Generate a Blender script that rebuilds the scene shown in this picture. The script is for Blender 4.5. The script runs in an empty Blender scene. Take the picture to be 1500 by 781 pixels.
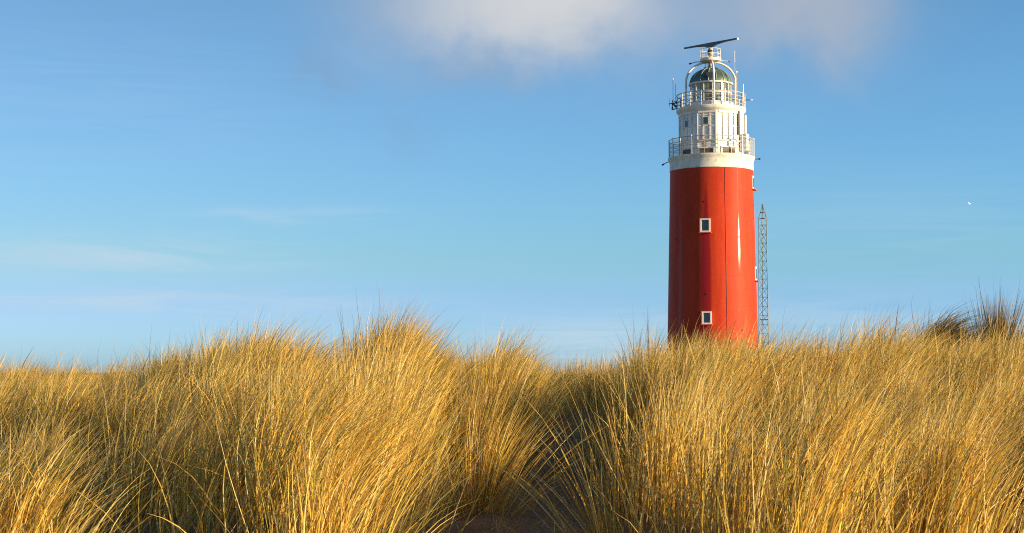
import bpy, bmesh, math, random
import numpy as np
from mathutils import Vector, Matrix

rng = np.random.default_rng(7)                  # where the tussocks stand
random.seed(5)
R = math.radians
sc = bpy.context.scene
COL = sc.collection

# ------------------------------------------------------------------ camera and picture geometry
EYE = 1.6
F = 2400.0                      # focal length in pixels of a 1500 px wide frame
PITCH = math.atan(154.5 / F)
cam_d = bpy.data.cameras.new('camera')
cam_d.sensor_width = 36.0
cam_d.lens = 36.0 * F / 1500.0
cam_d.clip_start = 0.1
cam_d.clip_end = 20000
cam = bpy.data.objects.new('camera', cam_d)
COL.objects.link(cam)
cam.location = (0, 0, EYE)
cam.rotation_euler = (math.pi / 2 + PITCH, 0, 0)
sc.camera = cam


def at(px, py, Y):
    """the world point at depth Y that shows at a pixel of the photograph"""
    x, up = (px - 750) / F, -(py - 390.5) / F
    cy, sy = math.cos(PITCH), math.sin(PITCH)
    d = (x, cy - up * sy, sy + up * cy)
    t = Y / d[1]
    return Vector((d[0] * t, Y, EYE + d[2] * t))


# ------------------------------------------------------------------ light
SUN_EL, SUN_ROT = R(9.5), R(114.0)
sd = Vector((math.sin(SUN_ROT) * math.cos(SUN_EL), math.cos(SUN_ROT) * math.cos(SUN_EL), math.sin(SUN_EL)))
sun_d = bpy.data.lights.new('sun', 'SUN')
sun_d.energy = 5.0
sun_d.angle = R(0.5)
sun_d.color = (1.0, 0.75, 0.42)
sun = bpy.data.objects.new('sun', sun_d)
sun.rotation_euler = sd.to_track_quat('Z', 'Y').to_euler()
sun.location = (60, -30, 30)
COL.objects.link(sun)

sc.view_settings.view_transform = 'Standard'
sc.view_settings.look = 'None'
sc.view_settings.exposure = 1.05
sc.view_settings.gamma = 1.0
sc.view_settings.use_curve_mapping = False
sc.render.engine = 'CYCLES'
sc.cycles.max_bounces = 6
sc.cycles.use_denoising = False
sc.cycles.filter_width = 1.1
sc.cycles.transparent_max_bounces = 12


# ------------------------------------------------------------------ node helper
class N:
    def __init__(self, nt):
        self.nt = nt

    def new(self, t, **kw):
        n = self.nt.nodes.new(t)
        for k, v in kw.items():
            setattr(n, k, v)
        return n

    def put(self, sock, v):
        if isinstance(v, bpy.types.NodeSocket):
            self.nt.links.new(v, sock)
        elif isinstance(v, (tuple, list)):
            if len(v) == 3 and len(sock.default_value) == 4:
                v = (*v, 1)
            sock.default_value = v
        else:
            sock.default_value = v

    def m(self, op, a, b=0.0, c=None, clamp=False):
        n = self.new('ShaderNodeMath', operation=op)
        n.use_clamp = clamp
        self.put(n.inputs[0], a)
        self.put(n.inputs[1], b)
        if c is not None:
            self.put(n.inputs[2], c)
        return n.outputs[0]

    def mix(self, f, a, b, mode='MIX'):
        n = self.new('ShaderNodeMix', data_type='RGBA', blend_type=mode)
        self.put(n.inputs[0], f)
        self.put(n.inputs[6], a)
        self.put(n.inputs[7], b)
        return n.outputs[2]

    def noise(self, vec, scale, detail=3, rough=0.5, dist=0.0):
        n = self.new('ShaderNodeTexNoise')
        if vec is not None:
            self.put(n.inputs['Vector'], vec)
        n.inputs['Scale'].default_value = scale
        n.inputs['Detail'].default_value = detail
        n.inputs['Roughness'].default_value = rough
        n.inputs['Distortion'].default_value = dist
        return n.outputs['Fac']

    def vmul(self, v, s):
        n = self.new('ShaderNodeVectorMath', operation='MULTIPLY')
        self.put(n.inputs[0], v)
        n.inputs[1].default_value = s
        return n.outputs[0]

    def ramp(self, v, lo, hi, a=0.0, b=1.0, smooth=True):
        n = self.new('ShaderNodeMapRange')
        n.interpolation_type = 'SMOOTHSTEP' if smooth else 'LINEAR'
        self.put(n.inputs[0], v)
        n.inputs[1].default_value = lo
        n.inputs[2].default_value = hi
        n.inputs[3].default_value = a
        n.inputs[4].default_value = b
        return n.outputs[0]


# ------------------------------------------------------------------ sky
world = bpy.data.worlds.new('World')
sc.world = world
world.use_nodes = True
W = N(world.node_tree)
bg = world.node_tree.nodes['Background']
bg.inputs[1].default_value = 0.0635
sky = W.new('ShaderNodeTexSky')
sky.sky_type = 'NISHITA'
sky.sun_disc = False
sky.sun_elevation = SUN_EL
sky.sun_rotation = SUN_ROT
sky.altitude = 0
sky.air_density = 1.0
sky.dust_density = 0.6
sky.ozone_density = 1.5
tc = W.new('ShaderNodeTexCoord')
sep = W.new('ShaderNodeSeparateXYZ')
W.put(sep.inputs[0], tc.outputs['Generated'])
dx, dy, dz = sep.outputs
az = W.m('ARCTAN2', dx, dy)                      # radians clockwise from +Y
el = W.m('ARCSINE', dz)
comb = W.new('ShaderNodeCombineXYZ')
W.put(comb.inputs[0], az)
W.put(comb.inputs[1], el)
ae = comb.outputs[0]
n_big = W.noise(ae, 14, 5, 0.55, 0.3)
n_fine = W.noise(ae, 45, 5, 0.6, 0.4)
n_streak = W.noise(W.vmul(ae, (5, 60, 1)), 1.6, 5, 0.55, 1.2)


def blob(az0, el0, sa, se, wob=0.0):
    a = W.m('SUBTRACT', az, az0)
    e = W.m('SUBTRACT', el, el0)
    if wob:
        o = W.m('MULTIPLY', W.m('SUBTRACT', n_big, 0.5), wob)
        o2 = W.m('MULTIPLY', W.m('SUBTRACT', n_fine, 0.5), wob * 0.5)
        a = W.m('ADD', a, o)
        e = W.m('ADD', e, W.m('ADD', o, o2))
    q = W.m('ADD', W.m('POWER', W.m('ABSOLUTE', W.m('DIVIDE', a, sa)), 2.0), W.m('POWER', W.m('ABSOLUTE', W.m('DIVIDE', e, se)), 2.0))
    return W.m('EXPONENT', W.m('MULTIPLY', q, -1.0))


def ang(px, py):
    p = at(px, py, 100) - Vector((0, 0, EYE))
    p.normalize()
    return math.atan2(p.x, p.y), math.asin(p.z)


base = sky.outputs[0]
# clear winter air: bluer than the model's haze, most of all low down
def vec3(r_, g_, b_):
    c = W.new('ShaderNodeCombineColor')
    for k_, v_ in enumerate((r_, g_, b_)):
        W.put(c.inputs[k_], v_)
    return c.outputs[0]


side = W.ramp(az, -0.30, 0.30, smooth=False)
tint = vec3(W.m('MULTIPLY', W.m('ADD', W.ramp(el, 0.0, 0.22, 0.66, 0.71, False), W.ramp(el, 0.0, 0.05, 0.16, 0.0)), W.m('SUBTRACT', 1.0, W.m('MULTIPLY', side, 0.04))),
            W.m('MULTIPLY', W.m('ADD', W.ramp(el, 0.0, 0.22, 1.08, 1.02, False), W.ramp(el, 0.0, 0.05, 0.45, 0.0)), W.m('ADD', 1.0, W.m('MULTIPLY', side, 0.13))),
            W.m('MULTIPLY', W.m('ADD', W.ramp(el, 0.0, 0.22, 1.86, 1.40, False), W.ramp(el, 0.0, 0.075, 1.75, 0.0)), W.m('ADD', 1.0, W.m('MULTIPLY', side, 0.18))))
col = W.mix(1.0, base, tint, 'MULTIPLY')
CB, CG, CD = (5.0, 5.1, 5.25), (3.3, 3.6, 4.2), (1.75, 2.6, 3.9)      # lit cloud, grey cloud, thin dark wisp


def lay(col, f, c, amount):
    return W.mix(W.m('MULTIPLY', f, amount, clamp=True), col, c)


for px, py, sx, sy, c, amt, wob in [
        (480, 105, 60, 46, CD, 0.38, 0.10), (588, 200, 40, 40, CD, 0.16, 0.10), (705, 100, 80, 34, CD, 0.4, 0.07),
        (600, 10, 110, 70, CG, 0.35, 0.04),
        (790, 0, 210, 92, CG, 0.62, 0.05), (890, -5, 120, 70, CG, 0.28, 0.05), (815, -2, 145, 66, CB, 0.95, 0.045), (710, 5, 100, 58, CB, 0.5, 0.05),
        (1170, -5, 125, 84, CG, 0.85, 0.06), (1235, 45, 60, 55, CG, 0.42, 0.06)]:
    a0, e0 = ang(px, py)
    col = lay(col, blob(a0, e0, sx / F, sy / F, wob), c, amt)
for px, py, sx, sy, amt in [(180, 375, 210, 26, 0.75), (200, 440, 330, 18, 0.7), (420, 315, 130, 12, 0.4), (860, 510, 150, 34, 1.1),
                            (900, 468, 150, 12, 0.35), (1250, 470, 260, 40, 0.3), (150, 140, 300, 80, 0.10), (1300, 330, 260, 60, 0.15)]:
    a0, e0 = ang(px, py)
    s = W.m('MULTIPLY', blob(a0, e0, sx / F, sy / F, 0.015), W.ramp(n_streak, 0.25, 0.66))
    col = lay(col, s, (4.0, 5.2, 6.2), amt)
W.put(bg.inputs[0], col)


# ------------------------------------------------------------------ materials
def mat(name, colour, rough=0.6, metal=0.0, var=0.0, vscale=3.0, spec=0.5, bump=0.0, dirt=None, dirt_amt=0.0, stretch=(1, 1, 1)):
    m = bpy.data.materials.new(name)
    m.use_nodes = True
    n = N(m.node_tree)
    b = m.node_tree.nodes['Principled BSDF']
    b.inputs['Roughness'].default_value = rough
    b.inputs['Metallic'].default_value = metal
    b.inputs['Specular IOR Level'].default_value = spec
    c = n.new('ShaderNodeTexCoord').outputs['Object']
    c = n.vmul(c, stretch)
    out = colour
    if var or dirt:
        f = n.noise(c, vscale, 5, 0.6)
        lo = tuple(x * (1 - var) for x in colour)
        hi = tuple(min(1, x * (1 + var)) for x in colour)
        out = n.mix(n.ramp(f, 0.3, 0.7), lo, hi)
        if dirt:
            g = n.noise(c, vscale * 2.3, 6, 0.65)
            out = n.mix(n.ramp(g, 0.52, 0.75, 0, dirt_amt), out, dirt)
    n.put(b.inputs['Base Color'], out)
    if bump:
        bp = n.new('ShaderNodeBump')
        bp.inputs['Strength'].default_value = bump
        bp.inputs['Distance'].default_value = 0.02
        n.put(bp.inputs['Height'], n.noise(c, vscale * 6, 4))
        n.put(b.inputs['Normal'], bp.outputs[0])
    return m


def glass_mat(name, tint, clear, rough=0.05):
    m = bpy.data.materials.new(name)
    m.use_nodes = True
    nt = m.node_tree
    n = N(nt)
    b = nt.nodes['Principled BSDF']
    n.put(b.inputs['Base Color'], tint)
    b.inputs['Roughness'].default_value = rough
    t = n.new('ShaderNodeBsdfTransparent')
    t.inputs[0].default_value = (0.86, 0.93, 0.95, 1)
    mx = n.new('ShaderNodeMixShader')
    mx.inputs[0].default_value = clear
    nt.links.new(b.outputs[0], mx.inputs[1])
    nt.links.new(t.outputs[0], mx.inputs[2])
    nt.links.new(mx.outputs[0], nt.nodes['Material Output'].inputs[0])
    return m


M_white = mat('white_paint', (0.72, 0.70, 0.66), 0.5, var=0.10, vscale=0.9, dirt=(0.40, 0.33, 0.24), dirt_amt=0.65, stretch=(1, 1, 0.35), bump=0.02)
M_band = mat('white_concrete', (0.68, 0.66, 0.59), 0.65, var=0.14, vscale=0.9, dirt=(0.33, 0.31, 0.22), dirt_amt=0.8, bump=0.05)
M_wsteel = mat('white_steel', (0.72, 0.70, 0.66), 0.45, var=0.1, vscale=4, dirt=(0.35, 0.2, 0.1), dirt_amt=0.5)
M_rsteel = mat('rusty_steel', (0.42, 0.35, 0.29), 0.6, var=0.3, vscale=5, dirt=(0.22, 0.1, 0.05), dirt_amt=0.7)
M_grey = mat('grey_steel', (0.33, 0.34, 0.34), 0.5, metal=0.3, var=0.15, vscale=4)
M_dark = mat('dark_steel', (0.045, 0.05, 0.055), 0.5, var=0.2, vscale=3)
M_radar = mat('radar_grey', (0.07, 0.095, 0.12), 0.45, var=0.15, vscale=1.5)
M_dome = mat('weathered_copper', (0.075, 0.115, 0.095), 0.5, metal=0.35, var=0.3, vscale=1.5, dirt=(0.18, 0.20, 0.15), dirt_amt=0.5, stretch=(1, 1, 0.4))
M_verd = mat('verdigris', (0.24, 0.29, 0.22), 0.6, var=0.2, vscale=2)
M_pane = mat('window_pane', (0.03, 0.05, 0.06), 0.06, spec=0.7)
M_frame = mat('window_frame', (0.80, 0.80, 0.78), 0.4, var=0.05)
M_black = mat('black_hole', (0.01, 0.01, 0.01), 0.9)
M_glass = glass_mat('lantern_glass', (0.35, 0.42, 0.42), 0.62)
M_mesh = glass_mat('netting_panel', (0.40, 0.47, 0.50), 0.66, 0.35)
M_lens = mat('lens_glass', (0.06, 0.08, 0.055), 0.12, spec=0.8, var=0.4, vscale=2)
M_bright = mat('signal_white', (0.85, 0.85, 0.85), 0.4)
M_mast = mat('galvanised_mast', (0.10, 0.115, 0.13), 0.55, metal=0.2, var=0.2, vscale=2)
M_gull = mat('gull_white', (0.80, 0.80, 0.80), 0.7, var=0.05)
M_gullw = mat('gull_grey_wing', (0.20, 0.21, 0.23), 0.7, var=0.1)


# grille: diagonal wire in front of a dark opening
def grille_mat():
    m = bpy.data.materials.new('vent_grille')
    m.use_nodes = True
    n = N(m.node_tree)
    b = m.node_tree.nodes['Principled BSDF']
    b.inputs['Roughness'].default_value = 0.7
    s = n.new('ShaderNodeSeparateXYZ')
    n.put(s.inputs[0], n.new('ShaderNodeTexCoord').outputs['UV'])
    p = n.m('PINGPONG', n.m('ADD', s.outputs[0], s.outputs[1]), 0.5)
    q = n.m('PINGPONG', n.m('SUBTRACT', s.outputs[0], s.outputs[1]), 0.5)
    f = n.m('MAXIMUM', n.m('GREATER_THAN', p, 0.38), n.m('GREATER_THAN', q, 0.38))
    n.put(b.inputs['Base Color'], n.mix(f, (0.035, 0.033, 0.03), (0.17, 0.15, 0.11)))
    return m


M_grille = grille_mat()


# ------------------------------------------------------------------ mesh builder
class MB:
    def __init__(self):
        self.v, self.f, self.uv = [], [], {}

    def quad(self, *pts):
        k = len(self.v)
        self.v += [tuple(p) for p in pts]
        self.f.append(tuple(range(k, k + len(pts))))

    def box(self, c, size, rot=None):
        c = Vector(c)
        hx, hy, hz = (s / 2 for s in size)
        k = len(self.v)
        for z in (-hz, hz):
            for x, y in ((-hx, -hy), (hx, -hy), (hx, hy), (-hx, hy)):
                p = Vector((x, y, z))
                if rot is not None:
                    p = rot @ p
                self.v.append(tuple(c + p))
        for q in ((3, 2, 1, 0), (4, 5, 6, 7), (0, 1, 5, 4), (1, 2, 6, 5), (2, 3, 7, 6), (3, 0, 4, 7)):
            self.f.append(tuple(k + i for i in q))
        return self

    def tube(self, pts, r, n=8, closed=False):
        pts = [Vector(p) for p in pts]
        rs = r if isinstance(r, (list, tuple)) else [r] * len(pts)
        k = len(self.v)
        L = len(pts)
        ref = None
        for i, p in enumerate(pts):
            if closed:
                t = (pts[(i + 1) % L] - pts[i - 1])
            else:
                t = pts[min(i + 1, L - 1)] - pts[max(i - 1, 0)]
            t.normalize()
            if ref is None:
                ref = Vector((0, 0, 1)) if abs(t.z) < 0.9 else Vector((1, 0, 0))
            a = t.cross(ref)
            if a.length < 1e-6:
                a = t.orthogonal()
            a.normalize()
            b = t.cross(a)
            ref = -b if False else ref
            for j in range(n):
                q = 2 * math.pi * j / n
                self.v.append(tuple(p + (a * math.cos(q) + b * math.sin(q)) * rs[i]))
        for i in range(L if closed else L - 1):
            i2 = (i + 1) % L
            for j in range(n):
                j2 = (j + 1) % n
                self.f.append((k + i * n + j, k + i * n + j2, k + i2 * n + j2, k + i2 * n + j))
        if not closed:
            self.f.append(tuple(k + j for j in range(n))[::-1])
            self.f.append(tuple(k + (L - 1) * n + j for j in range(n)))
        return self

    def lathe(self, prof, n=96, a0=0.0, c=(0, 0)):
        """prof: (radius, z) from bottom to top"""
        k = len(self.v)
        for r, z in prof:
            for j in range(n):
                q = a0 + 2 * math.pi * j / n
                self.v.append((c[0] + r * math.sin(q), c[1] - r * math.cos(q), z))
        for i in range(len(prof) - 1):
            for j in range(n):
                j2 = (j + 1) % n
                self.f.append((k + i * n + j, k + i * n + j2, k + (i + 1) * n + j2, k + (i + 1) * n + j))
        return self

    def ring(self, r, z, rad, n=72, a=(0, 360), nt=6):
        full = a[1] - a[0] >= 360
        m = n if full else n + 1
        pts = [(r * math.sin(R(a[0] + (a[1] - a[0]) * i / n)), -r * math.cos(R(a[0] + (a[1] - a[0]) * i / n)), z) for i in range(m)]
        return self.tube(pts, rad, nt, closed=full)

    def build(self, name, material, parent=None, smooth=False, bevel=0.0, shade_angle=40):
        me = bpy.data.meshes.new(name)
        me.from_pydata(self.v, [], self.f)
        bm = bmesh.new()
        bm.from_mesh(me)
        bmesh.ops.recalc_face_normals(bm, faces=bm.faces)
        if bevel:
            bmesh.ops.bevel(bm, geom=list(bm.edges), offset=bevel, segments=1, affect='EDGES')
        if smooth:
            lim = R(shade_angle)
            for f in bm.faces:
                f.smooth = True
            for e in bm.edges:
                if len(e.link_faces) == 2 and e.calc_face_angle(0) > lim:
                    e.smooth = False
        bm.to_mesh(me)
        bm.free()
        me.materials.append(material)
        o = bpy.data.objects.new(name, me)
        COL.objects.link(o)
        if parent:
            o.parent = parent
        return o


def empty(name, loc, rz=0.0, label=None, cat=None, group=None):
    o = bpy.data.objects.new(name, None)
    COL.objects.link(o)
    o.location = loc
    o.rotation_euler = (0, 0, rz)
    tag(o, label, cat, group)
    return o


def tag(o, label=None, cat=None, group=None, kind=None):
    for k, v in (('label', label), ('category', cat), ('group', group), ('kind', kind)):
        if v:
            o[k] = v


# ------------------------------------------------------------------ lighthouse
LY = 146.0                                   # its distance
axis = at(1044.0, 490, LY)
K = 146.0 / F * 1.002                        # metres per pixel at that distance
BASE = EYE - 5.0
lh = empty('lighthouse', (axis.x, LY, BASE), -math.atan2(axis.x, LY),
           'tall round red lighthouse with white lantern room standing behind the dune grass', 'lighthouse')


def Z(py):                                   # height above the base of something on the axis
    return at(1044, py, LY).z - BASE


def ZF_(py, off):                            # the same for something off metres nearer than the axis
    return at(1044, py, LY - off).z - BASE


def pt(th, r, z):                            # th degrees from the side that faces the camera, positive to the right
    return Vector((r * math.sin(R(th)), -r * math.cos(R(th)), z))


def rot(th):
    return Matrix.Rotation(R(th), 3, 'Z')


def th_of(px, rpx, cx=1044.0):
    return math.degrees(math.asin(max(-1, min(1, (px - cx) / rpx))))


def r_tower(z):
    z0, z1 = Z(490), Z(252)
    return (65.6 + (60.6 - 65.6) * (z - z0) / (z1 - z0)) * K


# red wall: paint with vertical streaks of a deeper, smoother red
def red_mat():
    m = bpy.data.materials.new('red_tower_paint')
    m.use_nodes = True
    n = N(m.node_tree)
    b = m.node_tree.nodes['Principled BSDF']
    oc = n.new('ShaderNodeTexCoord').outputs['Object']
    s = n.new('ShaderNodeSeparateXYZ')
    n.put(s.inputs[0], oc)
    x, y, z = s.outputs
    th = n.m('ARCTAN2', x, n.m('MULTIPLY', y, -1.0))
    rough_n = n.noise(n.vmul(oc, (1, 1, 0.12)), 1.6, 5, 0.6)
    fine = n.noise(n.vmul(oc, (1, 1, 0.3)), 6, 6, 0.65)
    col = n.mix(n.ramp(rough_n, 0.3, 0.7), (0.40, 0.031, 0.010), (0.47, 0.044, 0.014))
    col = n.mix(n.ramp(fine, 0.45, 0.8, 0, 0.25), col, (0.50, 0.10, 0.05))
    # each lift of the render: faint seams
    seam = n.ramp(n.m('ABSOLUTE', n.m('SUBTRACT', n.m('FRACT', n.m('MULTIPLY', z, 0.38)), 0.5)), 0.485, 0.497)
    col = n.mix(n.m('MULTIPLY', seam, 0.18), col, (0.40, 0.08, 0.05))
    streak = None
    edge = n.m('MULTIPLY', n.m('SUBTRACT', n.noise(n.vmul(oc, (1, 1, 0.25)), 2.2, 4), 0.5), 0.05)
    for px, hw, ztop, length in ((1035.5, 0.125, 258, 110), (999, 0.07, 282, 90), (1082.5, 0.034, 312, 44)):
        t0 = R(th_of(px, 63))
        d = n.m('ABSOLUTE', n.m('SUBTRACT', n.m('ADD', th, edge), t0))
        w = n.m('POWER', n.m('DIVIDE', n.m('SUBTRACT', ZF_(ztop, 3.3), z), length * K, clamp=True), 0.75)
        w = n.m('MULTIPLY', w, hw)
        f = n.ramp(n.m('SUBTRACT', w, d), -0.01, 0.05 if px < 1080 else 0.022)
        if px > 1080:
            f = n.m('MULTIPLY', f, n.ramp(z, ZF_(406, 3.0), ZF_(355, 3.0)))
        streak = f if streak is None else n.m('MAXIMUM', streak, f)
    col = n.mix(n.m('MULTIPLY', streak, 0.88), col, (0.27, 0.004, 0.006))
    n.put(b.inputs['Base Color'], col)
    n.put(b.inputs['Roughness'], n.m('SUBTRACT', 0.55, n.m('MULTIPLY', streak, 0.38)))
    n.put(b.inputs['Specular IOR Level'], n.m('ADD', 0.10, n.m('MULTIPLY', streak, n.ramp(th, 0.3, 0.4, 0.12, 0.45))))
    bp = n.new('ShaderNodeBump')
    bp.inputs['Strength'].default_value = 0.05
    bp.inputs['Distance'].default_value = 0.03
    n.put(bp.inputs['Height'], n.noise(oc, 3.0, 5))
    n.put(b.inputs['Normal'], bp.outputs[0])
    return m


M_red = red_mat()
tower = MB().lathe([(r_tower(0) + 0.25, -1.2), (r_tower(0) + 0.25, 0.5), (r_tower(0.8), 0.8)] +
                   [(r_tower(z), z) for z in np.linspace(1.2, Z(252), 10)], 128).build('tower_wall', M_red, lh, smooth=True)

zb0, zb1 = Z(252), Z(240)
MB().lathe([(60.7 * K, zb0), (61.4 * K, zb0 + 0.02), (61.0 * K, zb1), (62.0 * K, Z(237.2)), (63.2 * K, Z(235)), (63.6 * K, Z(234)), (63.6 * K, Z(232.2)),
            (62.8 * K, Z(231.9)), (40 * K, Z(231.9))], 128).build('gallery_band', M_band, lh, smooth=True)

# lightning conductor seam down the front right
pts = [pt(th_of(1063.2, 61.5), r_tower(z) + 0.012, z) for z in np.linspace(0.3, Z(252.5), 12)]
MB().tube(pts, 0.022, 6).build('lightning_conductor', mat('dark_red_cable', (0.10, 0.02, 0.015), 0.6), lh)


def tower_window(px, py0, py1, wpx):
    z = (ZF_(py0, 3.8) + ZF_(py1, 3.8)) / 2
    h = Z(py0) - Z(py1)
    r = r_tower(z)
    th = th_of(px, r / K)
    w = wpx * K
    c = pt(th, r + 0.02, z)
    q = rot(th)
    fr = MB()
    for sx, sz, bw, bh in ((0, h / 2 - 0.05, w, 0.12), (0, -h / 2 + 0.05, w, 0.12), (-w / 2 + 0.05, 0, 0.10, h - 0.22), (w / 2 - 0.05, 0, 0.10, h - 0.22)):
        fr.box(c + q @ Vector((sx, -0.04, sz)), (bw, 0.22, bh), q)
    f = fr.build('window', M_frame, lh)
    MB().box(c + q @ Vector((0, 0.0, 0)), (w - 0.2, 0.06, h - 0.2), q).build('pane', M_pane, f)
    sl = MB().box(c + q @ Vector((0, -0.12, -h / 2 - 0.06)), (w + 0.22, 0.30, 0.1), q)
    sl.box(c + q @ Vector((-w / 2 - 0.05, -0.09, 0)), (0.08, 0.2, h + 0.02), q)
    sl.build('sill', mat('red_sill', (0.5, 0.09, 0.04), 0.5, var=0.1), f)


tower_window(1034.8, 320.5, 339.5, 14)
tower_window(1036.0, 456.8, 474.5, 13)
# slender shutters seen edge-on on the right flank
for py0, py1 in ((260, 279), (392, 412)):
    z = (Z(py0) + Z(py1)) / 2
    h = Z(py0) - Z(py1)
    r = r_tower(z)
    q = rot(81)
    c = pt(81, r + 0.03, z)
    f = MB().box(c + q @ Vector((0, 0.08, 0)), (0.9, 0.16, h), q).build('window', M_frame, lh)
    MB().box(c + q @ Vector((0, 0.02, 0)), (0.62, 0.08, h - 0.3), q).build('pane', M_pane, f)
    MB().box(c + q @ Vector((0, -0.10, -h / 2 - 0.06)), (1.1, 0.26, 0.1), q).build('sill', mat('red_sill', (0.5, 0.09, 0.04), 0.5), f)
# drain holes and small fittings on the wall
for px, py in ((1032.5, 295.3), (1034.5, 431), (992.7, 350.2), (1082.4, 347.6), (1086, 484), (983.2, 283), (980.8, 415), (1108.5, 434), (1104.6, 302)):
    z = Z(py)
    r = r_tower(z)
    th = th_of(px, r / K + 0.3)
    z = ZF_(py, r * math.cos(R(th)))
    MB().tube([pt(th, r - 0.02, z), pt(th, r + 0.015, z)], 0.085, 8).build('drain_spout', M_black, lh)

# ---- lower gallery railing
ZF = Z(231.9)
rg = 62.6 * K
RAIL_H = 1.55
gr = MB()
for h, rad in ((RAIL_H, 0.035), (1.18, 0.022), (0.8, 0.022), (0.42, 0.022)):
    n = 20
    gr.tube([pt(360 / n * i + 9, rg, ZF + h) for i in range(n)], rad, 6, closed=True)
gro = gr.build('gallery_railing', M_rsteel, lh)
for i in range(20):
    a = 360 / 20 * i + 9
    thick = i % 2 == 0
    q = rot(a)
    MB().box(pt(a, rg, ZF + RAIL_H / 2 + (0.06 if thick else 0)), (0.10 if thick else 0.05, 0.09 if thick else 0.05, RAIL_H + (0.12 if thick else 0)), q) \
        .build('post', M_wsteel if thick else M_rsteel, gro)
for i in range(20):
    a, b = 18 * i + 9, 18 * (i + 1) + 9
    if 50 < (a % 360) < 300:
        p = MB()
        A, B = pt(a + 1, rg - 0.05, ZF + 0.1), pt(b - 1, rg - 0.05, ZF + 0.1)
        up = Vector((0, 0, RAIL_H - 0.2))
        p.quad(A, B, B + up, A + up)
        p.build('netting', M_mesh, gro)

# ---- watch room: ten-sided white panelled storey
zw0, zw1 = ZF, Z(167.0)
NS, A0, RW = 10, 10.0, 47.2 * K
wr = MB()
cor = [A0 + 36 * k for k in range(NS)]
for k in range(NS):
    a, b = cor[k], cor[(k + 1) % NS]
    wr.quad(pt(a, RW, zw0), pt(b, RW, zw0), pt(b, RW, zw1), pt(a, RW, zw1))
room = wr.build('watch_room', M_white, lh)
apo = RW * math.cos(R(18))
fw = 2 * RW * math.sin(R(18))
ribs = MB()
for k in range(NS):
    mid = A0 + 36 * k + 18
    q = rot(mid)
    for u in (-1 / 6, 1 / 6):
        hgt = zw1 - zw0 - 1.35
        ribs.box(pt(mid, apo + 0.05, zw1 - hgt / 2 - 0.02) + q @ Vector((u * fw, 0, 0)), (0.07, 0.06, hgt), q)
    for t in (0.12, 0.36, 0.58):
        for u in (-1 / 3, 0, 1 / 3):
            ribs.box(pt(mid, apo + 0.015, zw1 - (zw1 - zw0) * t) + q @ Vector((u * fw, 0, 0)), (fw / 3 - 0.17, 0.08, 0.07), q)
    ribs.box(pt(mid, apo + 0.05, zw0 + 1.27), (fw - 0.3, 0.2, 0.1), q)
    ribs.box(pt(mid, apo + 0.03, zw1 - 0.16), (fw - 0.3, 0.14, 0.26), q)
ribs.build('panel_ribs', M_white, lh)
for k in range(NS):
    a = A0 + 36 * k
    q = rot(a)
    MB().box(pt(a, RW - 0.03, (zw0 + zw1) / 2), (0.22, 0.14, zw1 - zw0 - 0.01), q).build('corner_pilaster', M_white, lh)


def room_part(name, facet, px, py0, py1, w, material, dep=0.1, out=0.0):
    mid = A0 + 36 * facet + 18
    q = rot(mid)
    rel = ((px - 1044) * K - apo * math.sin(R(mid))) / math.cos(R(mid))
    z0, z1 = ZF_(py1, apo * math.cos(R(mid))), ZF_(py0, apo * math.cos(R(mid)))
    return MB().box(pt(mid, apo + out, (z0 + z1) / 2) + q @ Vector((rel, 0, 0)), (w, dep, z1 - z0), q), q, mid


for facet, px, y0, y1, w in ((-2, 1009.3, 176, 185.5, 0.36), (-1, 1037.0, 171.5, 181.5, 0.38)):
    b, q, mid = room_part('window', facet, px, y0 - 0.8, y1 + 0.8, w + 0.1, M_frame, 0.12, 0.02)
    f = b.build('window', M_white, lh)
    b, q, mid = room_part('pane', facet, px, y0, y1, w - 0.02, M_pane, 0.06, 0.065)
    b.build('pane', M_pane, f)
    f['label'] = 'small dark window in the white room'
for facet, px, y0, y1, w in ((-1, 1037.3, 216.8, 226, 1.2), (-2, 1011, 218.5, 228, 1.15), (0, 1068.5, 216.2, 226, 1.22)):
    b, q, mid = room_part('vent', facet, px, y0 - 1.6, y1 + 1.2, w + 0.28, M_white, 0.14, 0.03)
    f = b.build('vent', M_white, lh)
    b, q, mid = room_part('grille', facet, px, y0, y1, w, M_grille, 0.05, 0.095)
    g = b.build('grille', M_grille, f)
    uv = g.data.uv_layers.new(name='UVMap')
    for poly in g.data.polygons:
        for li in poly.loop_indices:
            v = q.transposed() @ Vector(g.data.vertices[g.data.loops[li].vertex_index].co)
            uv.data[li].uv = (v.x * 6, v.z * 6)
# open steel shutter and cable duct on the right-hand side
a = 58
b = MB().box(pt(a, RW + 0.02, Z(183)), (0.32, 0.1, 2.3), rot(a))
b.build('door', M_dark, lh)
MB().box(pt(63.5, RW + 0.12, Z(184)), (0.42, 0.12, 2.1), rot(30)).build('shutter', M_white, lh)
duct = MB().box(pt(77, RW + 0.15, Z(187.5)), (0.5, 0.3, 32 * K), rot(77))
duct.build('cable_duct', M_white, lh)
MB().box(pt(70, RW + 0.25, Z(212)), (0.75, 0.6, 1.5), rot(70)).build('equipment_cabinet', M_white, lh, bevel=0.02)

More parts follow.
